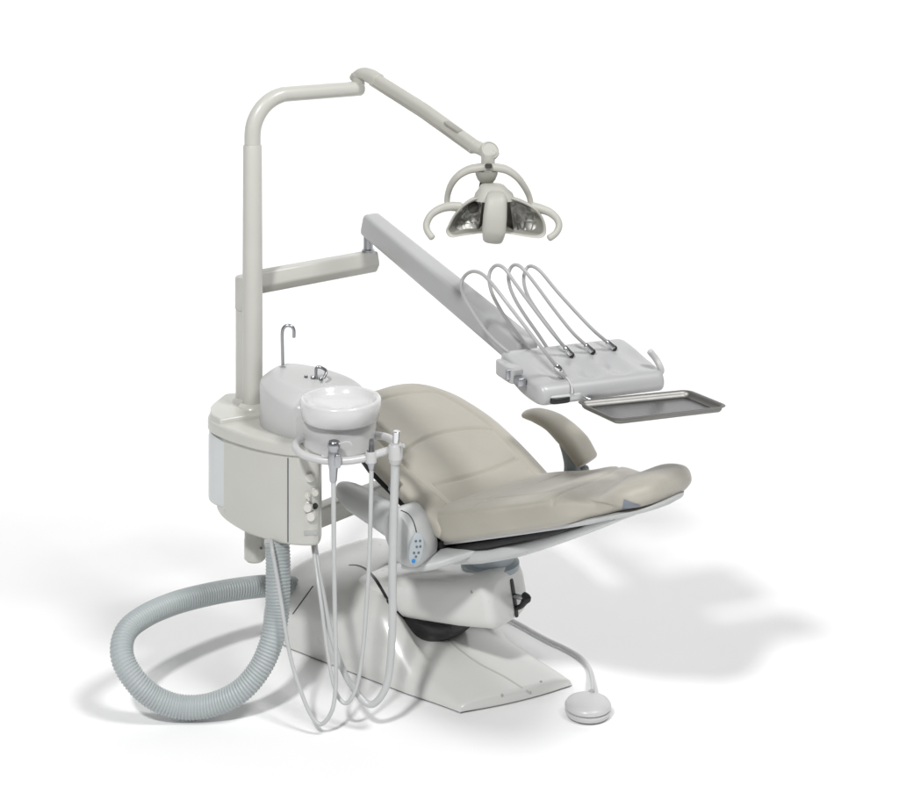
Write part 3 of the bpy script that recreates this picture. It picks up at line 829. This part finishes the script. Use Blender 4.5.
for i, (pp, (ya, yb, yc, yd)) in enumerate(hz):
    t = thing('handpiece_hose', labels[i], 'handpiece hose', at(pp[0][0], pp[0][1], ya), 'hoses looped over the console')
    n_ = len(pp) - 1; pts = []
    for k, (x, y) in enumerate(pp):
        f = k / n_
        d = ya + (yb - ya) * f / .5 if f < .5 else yb + (yd - yb) * ((f - .5) / .5) ** 1.1
        pts.append(at(x, y, d))
    # the front end meets the console
    fx, fy = ((565, 379), (571, 357), (592, 354), (614, 350.5))[i]
    h, n = hit(bvk, fx, fy)
    endp = h + n * .0085
    dr = (endp - pts[-2]).normalized()
    st = endp - dr * (.048 if i == 0 else .034)
    pts[-1] = st + dr * .006
    pts[-2] = pts[-2].lerp(st - dr * .05, .6)
    bm = NB(); tube(bm, pts, .0052, N=12, sub=8); mk('hose', bm, 'tubing2', t)
    bm = NB()
    if i == 0:
        lathe(bm, st, [(.007, 0), (.010, .004), (.0125, .012), (.0125, .022), (.010, .027), (.010, .034), (.0075, .038), (.0065, .048), (.003, .05)], 24, dr)
        c_ = mk('syringe_nut', bm, 'chrome', t)
        bm = NB(); q = st + dr * .048
        tube(bm, [q, at(567.5, 379, q.y - .012), at(571.5, 386, q.y - .04), at(572.3, 393.5, q.y - .055)], .0028, N=10, sub=6); mk('tip', bm, 'white', c_)
    else:
        lathe(bm, st, [(.0065, 0), (.0085, .002), (.0085, .022), (.0092, .023), (.0092, .030), (.008, .031)], 24, dr)
        c_ = mk('coupling', bm, 'chrome', t)
        bm = NB(); cyl(bm, st + dr * .031, st + dr * .041, .0088, .0075); mk('coupling_socket', bm, 'dark', c_)

# ================================================================== OPERATING LIGHT
lt = thing('operating_light', 'dental lamp with two mirrored reflectors and curled grips on a slanting arm', 'dental lamp', at(362, 80, 5.62))
bm = NB(); kp = at(359, 83, 5.62)
lathe(bm, V((e1.x - .006, e1.y, zc + .01)), [(.022, 0), (.022, .03), (.024, .032), (.024, .040), (.012, .046)], 28)
mk('elbow_hub', bm, 'lampgrey', lt)
bm = NB()
l0 = at(357, 77, 5.62); l1 = at(474, 147, 5.22)
sweep(bm, [at(354, 77.5, 5.63), at(362, 73.5, 5.61), at(370, 76, 5.59), at(378, 81, 5.56)], [.018, .024, .024, .023], [.012, .019, .023, .024], n=2.5, end=.008, sub=5)
mk('elbow_cap', bm, 'lampgrey', lt)
bm = NB()
sweep(bm, [at(374, 79.5, 5.57), at(424, 111, 5.40), l1], [.019, .019, .018], [.0225, .0228, .022], n=3.2, N=36, end=.006)
larm = mk('lamp_arm', bm, 'lampgrey', lt)
bvl = None
dd = (l1 - at(374, 79.5, 5.57)).normalized()
bm = NB(); U_ = dd.cross(Z).normalized(); W_ = U_.cross(dd).normalized()
if U_.y > 0: U_ = -U_
mid = at(374, 79.5, 5.57)
# shadow groove along the flank and inset cover plate
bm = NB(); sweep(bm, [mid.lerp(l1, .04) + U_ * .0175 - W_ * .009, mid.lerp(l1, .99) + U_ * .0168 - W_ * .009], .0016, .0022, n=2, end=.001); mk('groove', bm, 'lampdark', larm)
bm = NB(); rbox(bm, mid.lerp(l1, .80) + U_ * .006 + W_ * .0205, dd, U_, W_, .036, .013, .004, n=5, e=.002); mk('cover_plate', bm, 'lampdark', larm)
bm = NB()
sweep(bm, [at(471, 145, 5.23), at(480, 148.5, 5.21), at(488, 152, 5.20), at(495, 154.5, 5.19)], [.018, .022, .027, .020], [.022, .019, .021, .012], n=2.3, end=.008, sub=5)
mk('lamp_knuckle', bm, 'lampgrey', lt)
bm = NB(); kd = V((.35, -.75, .55)).normalized(); lathe(bm, at(489.5, 151, 5.185) + kd * .006, [(.030, -.018), (.031, -.004), (.028, .002), (.024, .0035), (.0235, .0015), (.001, .002)], 36, kd)
mk('knuckle_cap', bm, 'lampgrey', lt)
D = 5.18
bm = NB(); lathe(bm, V((at(488, 150, D).x, D, H - (171 + 117) / F * D)), [(.024, 0), (.024, .022), (.021, .024), (.021, .05)], 30); mk('swivel', bm, 'lampgrey', lt)
bm = NB(); rbox(bm, at(488.5, 166, D - .030), V((1, 0, 0)), Z, V((0, 1, 0)), .011, .007, .004, n=4, e=.001); mk('swivel_window', bm, 'lampblack', lt)
bm = NB()
yk = [(447, 208, .02), (447.5, 196, .02), (451, 185, .01), (458, 176, .0), (468, 170, .0), (478, 168, .0), (488, 167.5, 0), (499, 168, 0), (508, 170.5, 0), (517, 177, 0), (524, 186, .01), (529, 196, .02), (531.5, 207, .02)]
sweep(bm, [at(x, y, D + d) for x, y, d in yk], [.0085, .0095, .0105, .012, .0125, .012, .0105, .0095, .0085], [.016, .018, .022, .024, .024, .024, .022, .018, .016], n=3, N=28, up=V((0, 1, 0)), end=.003, sub=6)
yoke = mk('yoke', bm, 'lampgrey', lt)
bm = NB(); loft(bm, [ring(V((at(486.5, 0, D).x, D - .004, H - (y + 117) / F * D)), V((1, 0, 0)), V((0, 1, 0)), w, w * .8, 2.6, 28) for y, w in ((171, .034), (174, .034), (179, .028), (183, .018), (184, .012))])
mk('yoke_pivot', bm, 'lampdark', yoke)
bm = NB(); tube(bm, [at(481, 182, D - .01), at(480, 189, D - .01), at(483, 193, D)], .0035, N=8, sub=4); mk('cable', bm, 'dark', yoke)
# head: shell with rim
rimz = [(446, 232), (448, 226), (454, 215), (464, 204.5), (476, 198), (492, 195.5), (510, 197.5), (526, 203), (538, 211), (545, 222), (546, 233), (541, 238), (531, 237.8), (517, 235.5), (505, 233.5), (492, 233), (480, 233.5), (463, 236), (451, 237.5)]
D2 = 5.10
def lean(y): return D2 + (y - 217) * -.0004
rp_ = cr([(x, y, 0) for x, y in rimz], 6, True)
cx_, cy_ = 496, 218
def rimring(k, dy, ky=None): 
    ky = k if ky is None else ky
    return [at(cx_ + (p.x - cx_) * k, cy_ + (p.y - cy_) * ky, lean(p.y)) + V((0, dy, 0)) for p in rp_]
bm = NB()
loft(bm, [rimring(.30, .125, .25), rimring(.62, .115, .6), rimring(.86, .085, .84), rimring(.96, .05, .96), rimring(1.0, .012), rimring(1.0, .0), rimring(.985, -.005, .97), rimring(.95, -.002, .90), rimring(.94, .008, .88)], cap0=True, cap1=False)
head = mk('lamp_head', bm, 'lampgrey', lt, sharp=60)
bm = NB(); loft(bm, [rimring(.945, .006, .885), rimring(.90, .030, .84), rimring(.78, .055, .72), rimring(.5, .065, .45), rimring(.1, .067, .1)], cap0=False)
mk('inner_bowl', bm, 'lampdark', head, sharp=60)
bm = NB()                               # two concave mirrored reflectors
def refl(cx, cy, hw, hh, tilt):
    bm = NB(); n1, n2 = 26, 18; grid = []
    for i in range(n1 + 1):
        row = []
        for j in range(n2 + 1):
            a = -1 + 2 * i / n1; b = -1 + 2 * j / n2
            row.append(at(cx + a * hw + tilt * b * 2, cy + b * hh * (1 - .25 * a * tilt) + tilt * a * 4, lean(cy)) + V((0, .050 - .024 * (a * a * .6 + b * b * .5), 0)))
        grid.append(row)
    loft(bm, grid, closed=False, cap0=False, cap1=False)
    r2 = [[p + V((0, .004, 0)) for p in row] for row in grid]
    return bm
mk('reflector', refl(467, 220, 14, 13, -1), 'facet', head, sharp=80)
mk('reflector', refl(527, 221, 15, 13, 1), 'facet', head, sharp=80)
bm = NB()
lathe(bm, at(473, 208, D2 + .03), [(.016, -.004), (.016, .004), (.010, .007), (.001, .007)], 24, V((0, -1, 0))); mk('bulb_port', bm, 'lampblack', head)
bm = NB(); loft(bm, [ring(at(494 + q * .3, y, D2 + .045), V((1, 0, 0)), V((0, 1, 0)), w, dd_, 2.8, 32) for y, w, dd_, q in ((199, .062, .060, 0), (194, .058, .055, 0), (189, .044, .042, -3), (185.5, .036, .034, -6), (184.2, .026, .024, -6))])
mk('head_cap', bm, 'lampgrey', head)
bm = NB()
sweep(bm, [at(496, 196, D2 - .0), at(496, 202, D2 - .022), at(495, 216, D2 - .032), at(494, 230, D2 - .030), at(493, 238, D2 - .016)], [.027, .033, .036, .036, .031], [.016, .022, .026, .026, .020], n=3, N=36, up=V((0, 1, 0)), end=.012, sub=6)
mk('glare_shield', bm, 'lampgrey', head)
for s in ((( 460, 207), (450, 206.5), (440, 209), (431, 215), (426.5, 224), (427.5, 231), (432, 237.5)), ((533, 207), (541, 209), (550, 212.5), (557, 219), (559, 226), (556, 233), (549.5, 238))):
    bm = NB(); tube(bm, [at(x, y, D2 + .03 - .05 * k / 6) for k, (x, y) in enumerate(s)], [.015, .014, .0125, .011, .0105, .010, .0105], N=18, sub=8)
    mk('grip', bm, 'lampgrey', lt)

# ================================================================== FOOT PEDAL
pc = atz(588, 715, 0)
fpd = thing('foot_pedal', 'round pale foot pedal on the floor in front of the chair base', 'foot pedal', pc)
bm = NB(); lathe(bm, pc + Z * .004, [(.058, 0), (.066, .003), (.070, .012), (.0695, .016), (.064, .019), (.064, .0205)], 56); mk('pedal_base', bm, 'pedal', fpd)
bm = NB(); lathe(bm, pc + Z * .004, [(.064, .0215), (.0695, .0235), (.0695, .029), (.064, .037), (.045, .044), (.02, .047), (.001, .0475)], 56); mk('pedal_disc', bm, 'pedal', fpd)
bm = NB()
def fl(x, y, z=.012): return atz(x, y, z)
tube(bm, [pc + V((.012, .05, .03)), pc + V((.013, .072, .035)), fl(592.5, 690, .05), fl(592, 680, .03), fl(589, 668), fl(580, 657), fl(566, 648.5), fl(550, 641), fl(535, 633), fl(521, 625), fl(505, 617), fl(490, 610)], .0068, N=12, sub=8)
mk('cable', bm, 'tubing', fpd)

# ------------------------------------------------------------------ camera, lamps, world
cam = bpy.data.cameras.new('camera'); co = bpy.data.objects.new('camera', cam); col.objects.link(co)
co.location = (0, 0, H); co.rotation_euler = (pi / 2, 0, 0)
cam.sensor_width = 36; cam.lens = F / 899 * 36; cam.shift_y = -517 / 899; cam.shift_x = 0
cam.clip_end = 100; scene.camera = co

def area(name, loc, target, size, power, colr=(1, 1, 1), size_y=None):
    l = bpy.data.lights.new(name, 'AREA'); l.energy = power; l.color = colr
    l.shape = 'RECTANGLE' if size_y else 'DISK'; l.size = size
    if size_y: l.size_y = size_y
    o = bpy.data.objects.new(name, l); col.objects.link(o); o.location = loc
    o.rotation_euler = (V(target) - V(loc)).to_track_quat('-Z', 'Y').to_euler(); return o
T = V((0, 5.3, .3))
area('key_lamp', T + V((-.241, -.639, .730)) * 10, T, .9, 570)
area('fill_lamp', T + V((.386, -.343, .857)) * 9, T, 2.0, 380)
bl = area('added_backdrop_lamp', (0, 7.3, 5.2), (0, 9.2, 1.6), 14, 60, size_y=.6); bl.data.spread = math.radians(100)  # added lamp out of view, only to lift the sweep to white
w = bpy.data.worlds.new('World'); scene.world = w; w.use_nodes = True
w.node_tree.nodes['Background'].inputs['Color'].default_value = (1, 1, 1, 1)
w.node_tree.nodes['Background'].inputs['Strength'].default_value = .16
scene.view_settings.view_transform = 'Standard'; scene.view_settings.look = 'None'
scene.view_settings.exposure = 0
scene.cycles.max_bounces = 8
scene.cycles.caustics_reflective = False; scene.cycles.caustics_refractive = False; scene.cycles.sample_clamp_indirect = 3
